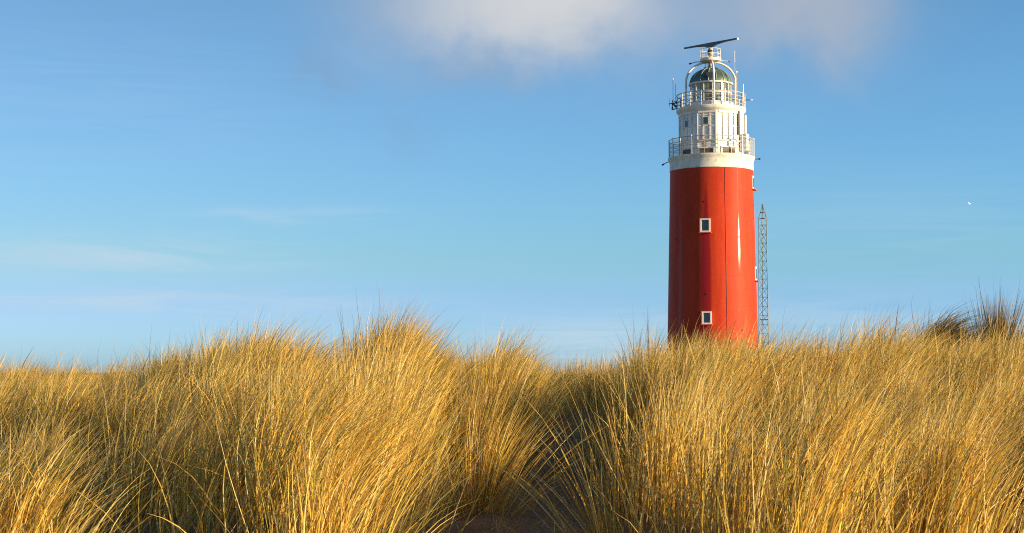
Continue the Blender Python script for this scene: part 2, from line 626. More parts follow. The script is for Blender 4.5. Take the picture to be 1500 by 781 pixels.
# ---- upper gallery
zu = Z(160.8)
MB().lathe([(46.5 * K, Z(168.8)), (47.8 * K, Z(168.2)), (50.4 * K, Z(165)), (51 * K, Z(164.2)), (51 * K, zu), (50.3 * K, zu + 0.03), (20 * K, zu + 0.03)], 128) \
    .build('upper_gallery', M_white, lh, smooth=True)
RU = 50.0 * K
ur = MB()
for h, rad in ((1.25, 0.04), (0.92, 0.025), (0.6, 0.025), (0.28, 0.025)):
    ur.ring(RU, zu + h, rad, 60)
uro = ur.build('upper_railing', M_rsteel, lh)
for i in range(18):
    a = 20 * i + 4
    MB().box(pt(a, RU, zu + 0.66), (0.08, 0.08, 1.28), rot(a)).build('post', M_wsteel if i % 3 else M_rsteel, uro)

# ---- lantern
zr = Z(124.8)
MB().lathe([(33.5 * K, zu + 0.03), (33.5 * K, zu + 0.5), (31.5 * K, zu + 0.56), (29.6 * K, zu + 0.58)], 72).build('lantern_plinth', M_wsteel, lh, smooth=True)
MB().lathe([(29.2 * K, zu + 0.58), (29.2 * K, zr)], 48).build('lantern_glazing', M_glass, lh, smooth=True)
for i in range(14):
    a = 360 / 14 * i + 5
    MB().box(pt(a, 29.5 * K, (zu + 0.58 + zr) / 2), (0.07, 0.12, zr - zu - 0.6), rot(a)).build('mullion', M_wsteel, lh)
MB().ring(29.9 * K, Z(138.2), 0.075, 64).build('glazing_ring', M_wsteel, lh, smooth=True)
# optic
MB().lathe([(0.05, zu + 0.1), (0.5, zu + 0.15), (0.45, zu + 0.5), (0.8, zu + 0.6), (0.95, zu + 0.95), (0.98, zu + 1.4), (0.9, zu + 1.75), (0.6, zu + 2.0), (0.15, zu + 2.1)], 24) \
    .build('lens', M_lens, lh, smooth=True)
for i in range(8):
    pass
MB().box(pt(150, 0.5 * 29 * K, (zu + zr) / 2), (1.6, 0.1, zr - zu - 0.2), rot(150)).build('blackout_screen', M_dark, lh)
MB().lathe([(28.5 * K, zr - 0.02), (32.6 * K, zr - 0.03), (33.0 * K, zr + 0.02), (32.6 * K, zr + 0.08), (31.0 * K, zr + 0.12), (30.0 * K, zr + 0.14)], 96).build('eaves_ring', M_wsteel, lh, smooth=True)
# dome
RD, HD = 31.0 * K, Z(101.0) - zr - 0.1
prof = [(RD * math.cos(R(t)), zr + 0.11 + HD * math.sin(R(t))) for t in range(0, 86, 5)] + [(0.02, zr + 0.11 + HD)]
MB().lathe(prof, 64).build('dome', M_dome, lh, smooth=True)
MB().lathe([(28.4 * K, zr - 0.01), (0.02, zr + 0.35)], 48).build('dome_ceiling', M_white, lh)
for i in range(16):
    a = 22.5 * i + 16
    MB().tube([pt(a, r + 0.01, z) for r, z in prof[:-2]], 0.045, 6).build('dome_rib', M_verd, lh)
MB().box(pt(-4, RD * 0.94, zr + 0.62), (0.8, 0.12, 0.5), rot(-4) @ Matrix.Rotation(R(-24), 3, 'X')).build('dome_hatch', M_dark, lh)
hr = MB().ring(9.5 * K, Z(99.5), 0.025, 32)
for i in range(8):
    hr.tube([pt(45 * i, 10.5 * K, zr + 0.1 + HD), pt(45 * i, 9.5 * K, Z(99.5))], 0.02, 5)
hr.build('dome_rail', M_dark, lh)
# ventilator cowl between dome and platform
MB().lathe([(5.2 * K, Z(103)), (4.6 * K, Z(100)), (3.2 * K, Z(99)), (2.6 * K, Z(96)), (2.6 * K, Z(93)), (3.8 * K, Z(92.5)), (3.8 * K, Z(91)), (2.5 * K, Z(90)), (2.5 * K, Z(86))], 24) \
    .build('ventilator', M_rsteel, lh, smooth=True)
lad = MB()
for s in (-1, 1):
    lad.tube([Vector((-5.3 * K + s * 0.16, -0.3, Z(103))), Vector((-5.3 * K + s * 0.16, -0.3, Z(88)))], 0.025, 5)
for t in range(5):
    lad.tube([Vector((-5.3 * K - 0.16, -0.3, Z(102 - 3 * t))), Vector((-5.3 * K + 0.16, -0.3, Z(102 - 3 * t)))], 0.02, 5)
lad.build('ladder', M_dark, lh)

# ---- the four arched tubes that carry the radar platform
for a in (7, 97, 187, 277):
    P = [pt(a, 36.4 * K, zu), pt(a, 36.4 * K, Z(140)), pt(a, 36.4 * K, Z(121))]
    zc_, top = Z(121), Z(91.5)
    for t in range(8, 91, 6):
        P.append(pt(a, 3.0 * K + 33.4 * K * math.cos(R(t)), zc_ + (top - zc_) * math.sin(R(t))))
    MB().tube(P, 0.10, 10).build('arch_tube', M_wsteel, lh, smooth=True, shade_angle=60)
RP = 15.6 * K
zp = Z(88.2)
MB().lathe([(2.4 * K, Z(92)), (9 * K, Z(91.5)), (RP - 0.12, zp - 0.16), (RP, zp - 0.12), (RP, zp + 0.1), (RP - 0.05, zp + 0.12), (0.1, zp + 0.12)], 64).build('radar_platform', M_wsteel, lh, smooth=True)
pr = MB()
for h, rad in ((0.95, 0.017), (0.5, 0.02), (0.2, 0.014)):
    pr.ring(RP - 0.03, zp + h, rad, 40)
pro = pr.build('platform_railing', M_wsteel, lh)
for i in range(12):
    a = 30 * i + 10
    MB().tube([pt(a, RP - 0.03, zp + 0.1), pt(a, RP - 0.03, zp + 0.97)], 0.018, 6).build('post', M_wsteel if i % 3 == 0 else M_grey, pro)
MB().lathe([(2.2 * K, zp + 0.1), (2.0 * K, Z(82.5)), (4.2 * K, Z(80.5)), (5.2 * K, Z(78)), (5.2 * K, Z(76)), (4.0 * K, Z(74)), (3.6 * K, Z(72.5)), (2.6 * K, Z(70.5)), (1.8 * K, Z(69)), (1.8 * K, Z(66.5)), (0.02, Z(66.4))], 24) \
    .build('radar_pedestal', M_rsteel, lh, smooth=True)
MB().lathe([(5.3 * K, Z(77.0)), (5.5 * K, Z(76.2)), (5.3 * K, Z(75.4)), (3.9 * K, Z(73.6))], 24).build('pedestal_motor', M_dark, lh, smooth=True)
# radar scanner: slotted bar with a tapered middle, turned partly away
ra = MB()
LB = 50 * K
zs = Z(64.6)
q = rot(-39)
secs = [(-1, .085, .085), (-.55, .10, .10), (-.22, .12, .17), (-.08, .14, .30), (0.08, .14, .30), (.22, .12, .17), (.55, .10, .10), (1, .085, .085)]
k0 = len(ra.v)
for u, hw, dz_ in secs:
    for yy, zz in ((-hw, 0.06), (hw, 0.06), (hw, 0.06 - dz_ * 1.5), (-hw, 0.06 - dz_ * 1.5)):
        ra.v.append(tuple(Vector((0, 0, zs + 0.05)) + q @ Vector((u * LB, yy, zz))))
for i in range(len(secs) - 1):
    for j in range(4):
        ra.f.append((k0 + 4 * i + j, k0 + 4 * i + (j + 1) % 4, k0 + 4 * i + 4 + (j + 1) % 4, k0 + 4 * i + 4 + j))
ra.f.append((k0, k0 + 1, k0 + 2, k0 + 3))
e = k0 + 4 * (len(secs) - 1)
ra.f.append((e, e + 1, e + 2, e + 3))
rad = ra.build('radar_antenna', M_radar, lh, bevel=0.015)
MB().box(Vector((0, 0, zs + 0.03)) + q @ Vector((LB + 0.03, 0, 0)), (0.10, 0.16, 0.15), q).build('end_cap', M_bright, rad)


# ---- masts, aerials, lamps round the galleries
def aerial(name, th, r, z0, z1, rad, material, tip=None):
    o = MB().tube([pt(th, r, z0), pt(th, r, z0 + (z1 - z0) * 0.5), pt(th, r, z1)], [rad, rad * 0.85, rad * 0.6], 6).build(name, material, lh)
    if tip:
        MB().tube([pt(th, r, z1 - tip), pt(th, r, z1)], rad * 1.4, 6).build('tip', M_bright, o)
    return o


ra_ = RU + 0.15
aerial('whip_aerial', th_of(988.6, 56.2), 56 * K, Z(152), Z(115.5), 0.03, M_grey, 0.5)
aerial('whip_aerial', th_of(992.4, 54), 53.6 * K, Z(150), Z(124.5), 0.028, M_dark)
aerial('whip_aerial', th_of(983, 62), 61.6 * K, Z(158), Z(145), 0.022, M_grey)
aerial('pole_aerial', th_of(1082.3, 45), 44 * K, zu, Z(109.5), 0.06, M_rsteel, 0.12)
aerial('whip_aerial', th_of(1091.8, 51), 50.5 * K, Z(152), Z(127.5), 0.04, M_bright)
aerial('whip_aerial', th_of(1080, 42), 41 * K, Z(138), Z(79.5), 0.014, M_wsteel, 1.0)
aerial('whip_aerial', 100, 51.5 * K, Z(166), Z(148), 0.022, M_rsteel)
# bracket frame carrying the left-hand aerials
br = MB()
for p, r2 in ((((-47, 2, 150)), (-62, 2, 151.5)), ((-50, 1, 158), (-56.5, 1, 160)), ((-56.5, 1, 160), (-56.5, 1, 146)), ((-52, 0, 156), (-57, 0, 150)), ((-49, 0, 152), (-53.6, 0, 147))):
    br.tube([Vector((p[0] * K, -p[1] * K, Z(p[2]))), Vector((r2[0] * K, -r2[1] * K, Z(r2[2])))], 0.05, 6)
for x, y in ((-54, 152), (-51.5, 155), (-56.5, 158), (-50, 149.5)):
    br.box((x * K, -0.1, Z(y)), (0.15, 0.15, 0.24))
br.build('aerial_bracket', M_dark, lh)


def lamp_arm(p0, p1, head=True, material=M_grey, hm=M_grey, big=0.12, kind='floodlight'):
    A, B = Vector((p0[0] * K, 0, Z(p0[1]))), Vector((p1[0] * K, 0, Z(p1[1])))
    o = MB().tube([A, (A + B) / 2 + Vector((0, 0, 0.04)), B], 0.04, 6).build(kind, material, lh)
    d = (B - A).normalized()
    MB().tube([B, B + d * big, B + d * big * 2.2 + Vector((0, 0, -0.04))], [0.05, big * 0.8, big * 0.9], 8).build('lamp_head', hm, o)


lamp_arm((49, 148.4), (57.5, 147.8), material=M_dark, hm=M_bright, big=0.095)
lamp_arm((-61, 236), (-69, 239.2), material=M_dark, hm=M_dark, big=0.095)
lamp_arm((61, 235.5), (68, 234.2), material=M_dark, hm=M_dark, big=0.095)
lamp_arm((-15, 90.2), (-28, 92.2), material=M_grey, hm=M_dark, big=0.095)
lamp_arm((15, 89.8), (26, 90.8), material=M_wsteel, hm=M_grey, big=0.095)

# ------------------------------------------------------------------ lattice mast behind the lighthouse
MY = 172.0
mb_ = at(1119, 490, MY)
KM = MY / F * 1.002
mast = empty('lattice_mast', (mb_.x, MY, EYE - 4.5), R(-8), 'thin grey lattice mast with pointed top to the right of the red tower', 'mast')


def ZM(py):
    return at(1119, py, MY).z - (EYE - 4.5)


zt, zsh = ZM(303), ZM(320)


def leg_pt(i, z):
    w = np.interp(z, [0, ZM(490), zsh, zt], [7.9, 7.4, 6.0, 0.6]) * KM
    a = (R(-113), R(-7 + 14), R(113 + 14))[i] if False else (R(-72), R(62), R(188))[i]
    return Vector((w * math.sin(a), -w * math.cos(a), z))


for i in range(3):
    MB().tube([leg_pt(i, z) for z in (-0.5, ZM(490), zsh, zt)], 0.05, 6).build('leg', M_mast, mast)
zz = np.arange(0, zsh + 0.01, 0.95)
for i in range(3):
    br = MB()
    j = (i + 1) % 3
    for k in range(len(zz) - 1):
        br.tube([leg_pt(i, zz[k]), leg_pt(j, zz[k + 1])], 0.022, 4)
        br.tube([leg_pt(i, zz[k + 1]), leg_pt(j, zz[k + 1])], 0.02, 4)
    br.build('bracing', M_mast, mast)
for z in (zsh, (zsh + zt) / 2):
    br = MB()
    for i in range(3):
        br.tube([leg_pt(i, z), leg_pt((i + 1) % 3, z)], 0.03, 4)
    br.build('ring', M_mast, mast)
MB().tube([Vector((0, 0, zt - 0.1)), Vector((0, 0, zt + 0.25))], 0.1, 8).build('top_lamp', mat('brown_lamp', (0.16, 0.08, 0.05), 0.5), mast)
for z, i in ((ZM(320), 0), (ZM(312), 1), (ZM(321.5), 1), (ZM(468), 0)):
    MB().box(leg_pt(i, z), (0.25, 0.2, 0.25)).build('junction_box', M_rsteel, mast)
MB().tube([leg_pt(0, ZM(468.5)), leg_pt(1, ZM(468.5))], 0.05, 6).build('cross_tie', M_dark, mast)

# ------------------------------------------------------------------ gull
g0 = at(1419.5, 298, 420)
gull = empty('seagull', g0, R(35), 'small white seagull flying in the open sky to the right of the lighthouse', 'bird')
gull.rotation_euler = (Vector((0.62, -0.72, 0.30)).to_track_quat('Z', 'Y') @ Matrix.Rotation(R(70), 3, 'Z').to_quaternion()).to_euler()
bm_ = MB()
bm_.tube([Vector((x, 0, z)) for x, z in ((-0.24, 0.01), (-0.16, 0.0), (-0.04, -0.01), (0.08, 0.0), (0.15, 0.03), (0.20, 0.03), (0.25, 0.015))], [0.012, 0.05, 0.085, 0.075, 0.045, 0.042, 0.01], 10)
bm_.build('body', M_gull, gull, smooth=True, shade_angle=80)
t = MB()
for s in (-1, 1):
    w = MB()
    pro_ = [(0.05, 0.0, 0.02, 0.20), (0.25, 0.06, 0.10, 0.19), (0.42, 0.04, 0.12, 0.15), (0.60, -0.10, 0.08, 0.03)]
    k = 0
    for y_, x_, z_, c_ in pro_:
        for dx_, dz_ in ((0.0, 0.0), (-c_ * 0.35, 0.016), (-c_, 0.0), (-c_ * 0.35, -0.006)):
            w.v.append((x_ + 0.06 + dx_, s * y_, z_ + dz_))
    for i in range(3):
        for j in range(4):
            w.f.append((4 * i + j, 4 * i + (j + 1) % 4, 4 * i + 4 + (j + 1) % 4, 4 * i + 4 + j))
    w.f.append((0, 1, 2, 3))
    w.f.append((12, 13, 14, 15))
    w.build('wing', M_gull, gull, smooth=True)
tl = MB()
tl.v = [(-0.2, -0.03, 0.01), (-0.2, 0.03, 0.01), (-0.36, 0.08, 0.02), (-0.36, -0.08, 0.02), (-0.2, -0.03, -0.005), (-0.2, 0.03, -0.005), (-0.36, 0.08, 0.012), (-0.36, -0.08, 0.012)]
tl.f = [(0, 1, 2, 3), (7, 6, 5, 4), (0, 3, 7, 4), (1, 5, 6, 2), (2, 6, 7, 3), (0, 4, 5, 1)]
tl.build('tail', M_gull, gull)


# ------------------------------------------------------------------ ground
def vnoise(x, y, seed=0):
    """smooth value noise"""
    xi, yi = np.floor(x).astype(int), np.floor(y).astype(int)
    fx, fy = x - xi, y - yi
    fx, fy = fx * fx * (3 - 2 * fx), fy * fy * (3 - 2 * fy)

    def h(a, b):
        v = np.sin(a * 127.1 + b * 311.7 + seed * 74.7) * 43758.5453
        return v - np.floor(v)
    return (h(xi, yi) * (1 - fx) + h(xi + 1, yi) * fx) * (1 - fy) + (h(xi, yi + 1) * (1 - fx) + h(xi + 1, yi + 1) * fx) * fy


def sstep(a, b, x):
    t = np.clip((x - a) / (b - a), 0, 1)
    return t * t * (3 - 2 * t)


def g2(x, y, cx, cy, sx, sy):
    return np.exp(-((x - cx) / sx) ** 2 - ((y - cy) / sy) ** 2)


def path_x(y):
    return np.interp(y, [6, 9.7, 11.4, 13.5, 17, 20, 30], [-0.1, 0.0, 0.10, 0.32, 0.64, 1.05, 1.6])


def path_w(y):
    return np.interp(y, [6, 9.7, 11, 13, 17, 19.3, 20], [0.6, 0.44, 0.45, 0.45, 0.38, 0.32, 0.0])


CX = np.arange(-100, 1700, 10)
CL = np.interp(CX, [0, 100, 150, 200, 300, 350, 400, 450, 480, 530, 560, 600, 630, 660, 690, 720, 750, 780, 800, 840, 880],
               [0, 0, 4, 4, 0, 2, 2, 0, 6, -2, 2, 4, 20, 60, 34, -8, -10, 10, -2, 14, 18])
CRT = np.interp(CX, [880, 920, 950, 980, 1050, 1150, 1200, 1300, 1380, 1430, 1460, 1500], [12, -4, -10, 10, 16, 28, 20, 12, 2, 18, 4, 2])


# picture columns and the line of the grass tops there -> how high each dune's crest must be
def left_crest(u):      # ground height (relative to the eye) at the left dune's crest, 14.5 m off; u = x / y
    px = 750 + u * F
    ys = np.interp(px, [-400, 0, 50, 100, 150, 200, 250, 300, 350, 400, 450, 490, 520, 560, 600, 630, 660, 690, 720, 750, 780, 800, 840, 880, 920],
                   [560, 547, 544, 541, 556, 538, 530, 508, 501, 501, 501, 508, 490, 474, 480, 494, 518, 508, 492, 490, 513, 515, 532, 541, 552])
    return (545 - ys - np.interp(px, CX, CL)) / F * 14.5 - 0.82


def right_far(u):       # the right dune's crest runs away from the camera
    return np.interp(u, [0.08, 0.16, 0.24], [15.0, 15.6, 18.0])


def right_crest(u):
    px = 750 + u * F
    ys = np.interp(px, [860, 900, 920, 950, 980, 1010, 1050, 1100, 1150, 1200, 1250, 1300, 1350, 1380, 1430, 1500, 1600, 1800],
                   [552, 542, 526, 506, 501, 490, 492, 495, 500, 497, 488, 486, 481, 480, 482, 480, 492, 530])
    return (545 - ys - np.interp(px, CX, CRT)) / F * right_far(u) - 0.77


HUM = []                        # hummocks that the big tussocks have built up: x, y, radius, height


def ground_z(x, y):
    x = np.asarray(x, float)
    y = np.asarray(y, float)
    base = np.interp(y, [0, 5, 8, 10, 14, 17, 20, 23, 40, 70, 120], [-1.75, -1.45, -1.05, -0.95, -0.76, -0.58, -0.55, -0.50, -3.0, -4.2, -4.6])
    px = path_x(y)
    lc = left_crest(x / np.maximum(y, 6.0))
    u_ = x / np.maximum(y, 6.0)
    rc = right_crest(u_)
    ry = right_far(u_)
    lw = sstep(0.12, 0.9, px - x) * sstep(6, 9, y) * (1 - sstep(15.5, 24, y))
    rw = sstep(0.1, 0.9, x - px) * sstep(6, 9, y) * (1 - sstep(ry + 0.6, ry + 4.5, y))
    zr = -1.0 + (rc + 1.0) * sstep(9.2, ry, y)
    z0 = -1.02 - 0.12 * sstep(-0.2, -0.31, x / np.maximum(y, 6.0))
    zl = z0 + (lc - z0) * sstep(8.6, 14.4, y)
    z = base + (zl - base) * lw + (zr - base) * rw
    # banks beside the path
    d = np.abs(x - px) - path_w(y)
    near = sstep(6.5, 8.5, y) * (1 - sstep(18, 20, y))
    z = z - 0.12 * near * (1 - sstep(0.0, 0.5, d))
    # ground falls away to the right of the right dune, outside the picture
    z = z - 0.9 * sstep(0.36, 0.62, x / np.maximum(y, 4)) * (1 - sstep(30, 50, y))
    for hx, hy, hr, hh in HUM:
        z = z + hh * np.exp(-((x - hx) ** 2 + (y - hy) ** 2) / hr ** 2)
    m = (1 - sstep(60, 120, y))
    z = z + m * (0.10 * (vnoise(x * 0.8, y * 0.8, 1) - 0.5) + 0.05 * (vnoise(x * 3, y * 3, 2) - 0.5) + 0.02 * (vnoise(x * 9, y * 9, 3) - 0.5))
    z = z + sstep(26, 60, y) * (1 - sstep(300, 900, np.hypot(x, y))) * (1.6 * (vnoise(x * 0.07, y * 0.07, 31) - 0.6) + 0.5 * (vnoise(x * 0.3, y * 0.3, 32) - 0.5))
    return z + EYE


def hollow(x, y):
    """places where little or nothing grows"""
    h = sstep(0.0, 0.18, np.abs(x - path_x(y)) - path_w(y))
    h = np.where(y > 19.7, 1.0, h)
    u = x / y
    h = h * (1 - 0.97 * np.exp(-((u + 0.240) / 0.028) ** 2) * (1 - sstep(11.0, 12.0, y)))
    h = h * (1 - 0.97 * np.exp(-((u - 0.312) / 0.028) ** 2) * (1 - sstep(10.6, 11.6, y)))
    return h


def scatter(cell, y0=8.0, y1=25.0):
    for yc in np.arange(y0, y1, cell):
        half = yc * 0.3125 + 1.9
        for xc in np.arange(-half, half, cell):
            yield xc + rng.uniform(-.5, .5) * cell, yc + rng.uniform(-.5, .5) * cell


def n1(x, y, f, seed):
    return float(vnoise(np.array(x * f + 50.0), np.array(y * f), seed))


TUSS = []
HUM += [(4.52, 17.8, 0.26, 0.24), (5.22, 17.7, 0.26, 0.22)]           # under the two dark tufts on the right crest
for x, y in scatter(0.74):
    hm = float(hollow(np.array(x), np.array(y)))
    if rng.random() > hm * 0.94 or (y < 8.7 and abs(x) < 0.5):
        continue
    r_ = rng.uniform(0.75, 1.25) if y < 12.5 else rng.uniform(0.85, 1.15)
    TUSS.append((x, y, r_))
    HUM.append((x, y, 0.34 * r_, 0.17 * r_ * (1 if y < 17.5 else 0.6)))


def axis_far(lo, hi, step, far):
    a = list(np.arange(lo, hi + 1e-6, step))
    s, up, dn = step, [], []
    v = hi
    while v < far:
        s = min(s * 1.12, max(2.5, v * 0.06))
        v += s
        up.append(v)
    s, v = step, lo
    while v > -far:
        s = min(s * 1.12, max(2.5, -v * 0.06))
        v -= s
        dn.append(v)
    return np.array(dn[::-1] + a + up)


gx, gy = axis_far(-7.5, 8.5, 0.1, 9000), axis_far(4, 26, 0.1, 9000)
GX, GY = np.meshgrid(gx, gy)
GZ = ground_z(GX, GY)
nx, ny = len(gx), len(gy)
verts = np.stack([GX.ravel(), GY.ravel(), GZ.ravel()], 1)
idx = np.arange(nx * ny).reshape(ny, nx)
faces = np.stack([idx[:-1, :-1].ravel(), idx[:-1, 1:].ravel(), idx[1:, 1:].ravel(), idx[1:, :-1].ravel()], 1)


def np_mesh(name, verts, faces, colours=None, smooth=True):
    me = bpy.data.meshes.new(name)
    me.vertices.add(len(verts))
    me.vertices.foreach_set('co', verts.astype(np.float32).ravel())
    nf, k = faces.shape
    me.loops.add(nf * k)
    me.loops.foreach_set('vertex_index', faces.astype(np.int32).ravel())
    me.polygons.add(nf)
    me.polygons.foreach_set('loop_start', np.arange(0, nf * k, k, dtype=np.int32))
    me.polygons.foreach_set('loop_total', np.full(nf, k, dtype=np.int32))
    if smooth:
        me.polygons.foreach_set('use_smooth', np.ones(nf, dtype=bool))
    if colours is not None:
        at_ = me.attributes.new('tint', 'FLOAT_COLOR', 'POINT')
        c4 = np.ones((len(verts), 4), np.float32)
        c4[:, :3] = colours
        at_.data.foreach_set('color', c4.ravel())
    me.update(calc_edges=True)
    me.validate()
    return me


def sand_mat():
    m = bpy.data.materials.new('dune_sand')
    m.use_nodes = True
    n = N(m.node_tree)
    b = m.node_tree.nodes['Principled BSDF']
    b.inputs['Roughness'].default_value = 0.9
    b.inputs['Specular IOR Level'].default_value = 0.2
    oc = n.new('ShaderNodeTexCoord').outputs['Object']
    c = n.mix(n.ramp(n.noise(oc, 1.5, 5), 0.3, 0.7), (0.17, 0.092, 0.036), (0.24, 0.140, 0.060))
    c = n.mix(n.ramp(n.noise(oc, 22, 6, 0.7), 0.5, 0.7, 0, 0.6), c, (0.07, 0.05, 0.03))
    # the rolling dune land further off is covered in low dry growth
    sp = n.new('ShaderNodeSeparateXYZ')
    n.put(sp.inputs[0], oc)
    g_ = n.mix(n.ramp(n.noise(oc, 0.25, 6, 0.65), 0.35, 0.65), (0.13, 0.125, 0.04), (0.36, 0.25, 0.08))
    g_ = n.mix(n.ramp(n.noise(oc, 1.3, 5, 0.7), 0.55, 0.75, 0, 0.7), g_, (0.06, 0.07, 0.025))
    c = n.mix(n.ramp(n.m('ADD', sp.outputs[1], n.m('MULTIPLY', n.noise(oc, 0.6, 3), 4.0)), 24.0, 28.0), c, g_)
    n.put(b.inputs['Base Color'], c)
    bp = n.new('ShaderNodeBump')
    bp.inputs['Strength'].default_value = 0.7
    bp.inputs['Distance'].default_value = 0.03
    n.put(bp.inputs['Height'], n.m('ADD', n.noise(oc, 9, 6, 0.6), n.m('MULTIPLY', n.noise(oc, 60, 3), 0.3)))
    n.put(b.inputs['Normal'], bp.outputs[0])
    return m


ground = bpy.data.objects.new('ground', np_mesh('ground', verts, faces))
ground.data.materials.append(sand_mat())
COL.objects.link(ground)
tag(ground, kind='structure')


# ------------------------------------------------------------------ grass
def grass_mat():
    m = bpy.data.materials.new('marram_grass')
    m.use_nodes = True
    nt = m.node_tree
    n = N(nt)
    b = nt.nodes['Principled BSDF']
    b.inputs['Roughness'].default_value = 0.42
    b.inputs['Specular IOR Level'].default_value = 0.35
    a = n.new('ShaderNodeAttribute', attribute_name='tint')
    n.put(b.inputs['Base Color'], a.outputs['Color'])
    t = n.new('ShaderNodeBsdfTranslucent')
    n.put(t.inputs[0], a.outputs['Color'])
    mx = n.new('ShaderNodeMixShader')
    mx.inputs[0].default_value = 0.38
    nt.links.new(b.outputs[0], mx.inputs[1])
    nt.links.new(t.outputs[0], mx.inputs[2])
    nt.links.new(mx.outputs[0], nt.nodes['Material Output'].inputs[0])
    return m


M_grass = grass_mat()
PAL = np.array([(0.74, 0.50, 0.090), (0.80, 0.62, 0.23), (0.70, 0.39, 0.055), (0.31, 0.30, 0.05), (0.28, 0.17, 0.065), (0.48, 0.27, 0.05)])
PW = np.array([0.42, 0.18, 0.11, 0.10, 0.09, 0.10])
SEG = 6


def blades(root, out, splay, length, width, bias, wind, bend, r, pal_shift=None, droop=0.0, head=0.0):
    """root (n,3), out (n,2) unit outward direction from the tuft, all other (n,)"""
    n = len(root)
    th = r.uniform(0, 2 * np.pi, n)
    rnd = np.stack([np.cos(th), np.sin(th)], 1) * np.abs(r.normal(0, 0.25, n))[:, None]
    L0 = out * splay[:, None] + rnd + np.stack([wind * 0.30, wind * 0.03], 1)
    wd = np.stack([wind + r.normal(0, 0.22, n), r.normal(0.0, 0.35, n)], 1)
    p = r.uniform(1.4, 3.0, n)
    s = np.linspace(0, 1, SEG + 1)
    P = np.zeros((n, SEG + 1, 3))
    T = np.zeros((n, SEG + 1, 3))
    for i in range(SEG + 1):
        k = (s[i] ** p)[:, None]
        L = L0 + wd * bend[:, None] * k + out * (splay * 0.6)[:, None] * k
        T[:, i, :2] = L
        T[:, i, 2] = 1 - droop * s[i] ** 2 * 1.6
        T[:, i] /= np.linalg.norm(T[:, i], axis=1)[:, None]
    st = (length / SEG)[:, None]
    P[:, 0] = root
    for i in range(1, SEG + 1):
        P[:, i] = P[:, i - 1] + (T[:, i] + T[:, i - 1]) * 0.5 * st
    fa = r.normal(0, 0.8, n)                                 # which way the flat of the blade faces
    side0 = np.stack([np.cos(fa), np.sin(fa), np.zeros(n)], 1)[:, None, :]
    side = side0 - T * (side0 * T).sum(2, keepdims=True)
    side /= np.linalg.norm(side, axis=2, keepdims=True) + 1e-9
    w = width[:, None] * (1 - 0.93 * s[None, :] ** 2.2) * 0.5
    if head:
        w[:, -3:-1] = head * 0.5
        w[:, -1] = head * 0.1
    A = P - side * w[..., None]
    B = P + side * w[..., None]
    V = np.stack([A, B], 2).reshape(n, (SEG + 1) * 2, 3)
    # tint
    pw = np.tile(PW, (n, 1))
    if pal_shift is not None:
        pw = pw * pal_shift
    cum = np.cumsum(pw / pw.sum(1, keepdims=True), 1)
    ci = (r.random(n)[:, None] > cum).sum(1).clip(0, len(PAL) - 1)
    c = PAL[ci] * r.uniform(0.75, 1.2, n)[:, None] * bias[:, None]
    tipc = c * 0.65 + np.array([0.34, 0.22, 0.11]) * 0.35
    k = sstep(0.6, 1.0, s)[None, :, None]
    C = c[:, None, :] * (1 - k) + tipc[:, None, :] * k
    C = np.repeat(C, 2, axis=1)
    base = (np.arange(n) * (SEG + 1) * 2)[:, None]
    i = np.arange(SEG)
    q = np.stack([2 * i, 2 * i + 1, 2 * i + 3, 2 * i + 2], 1)
    Fc = (base[:, :, None] + q[None]).reshape(-1, 4)
    return V.reshape(-1, 3), Fc, C.reshape(-1, 3)


class Grass:
    def __init__(self):
        self.v, self.f, self.c, self.n = [], [], [], 0

    def add(self, V, Fc, C):
        self.v.append(V)
        self.f.append(Fc + self.n)
        self.c.append(C)
        self.n += len(V)

    def build(self, name):
        me = np_mesh(name, np.concatenate(self.v), np.concatenate(self.f), np.concatenate(self.c))
        me.materials.append(M_grass)
        o = bpy.data.objects.new(name, me)
        COL.objects.link(o)
        return o


def tuft(G, x, y, n, spread, hgt, r, wind=0.55, bend=0.9, splay=0.25, bias=1.0, width=0.0052, pal=None, droop=0.0, hvar=0.22, z_up=0.0, head=0.0):
    a = r.uniform(0, 2 * np.pi, n)
    q = np.abs(r.normal(0, 1, n))
    rx, ry = x + np.cos(a) * q * spread, y + np.sin(a) * q * spread
    rz = ground_z(rx, ry) - 0.03 + z_up
    out = np.stack([np.cos(a), np.sin(a)], 1)
    L = hgt * np.clip(r.normal(1.0, hvar, n), 0.35, 1.55)
    G.add(*blades(np.stack([rx, ry, rz], 1), out, splay * np.clip(q, 0.2, 2.0), L, width * r.uniform(0.55, 1.25, n), np.full(n, bias),
                  wind * r.normal(1, 0.3, n), bend * r.uniform(0.4, 1.5, n), r, None if pal is None else np.array(pal)[None, :], droop, head))


G = Grass()


n_t = 0


def shades(x, y):
    hue = n1(x, y, 0.7, 9)
    return [1.0, 0.5 + 1.1 * hue, 0.3 + 0.9 * (1 - hue), 0.3 + 1.7 * n1(x, y, 1.1, 12), 0.3 + 0.8 * rng.random() ** 2, 0.8]


def lean(x, y):
    return 0.28 + 0.42 * n1(x, y, 0.6, 21) + rng.normal(0, 0.07)


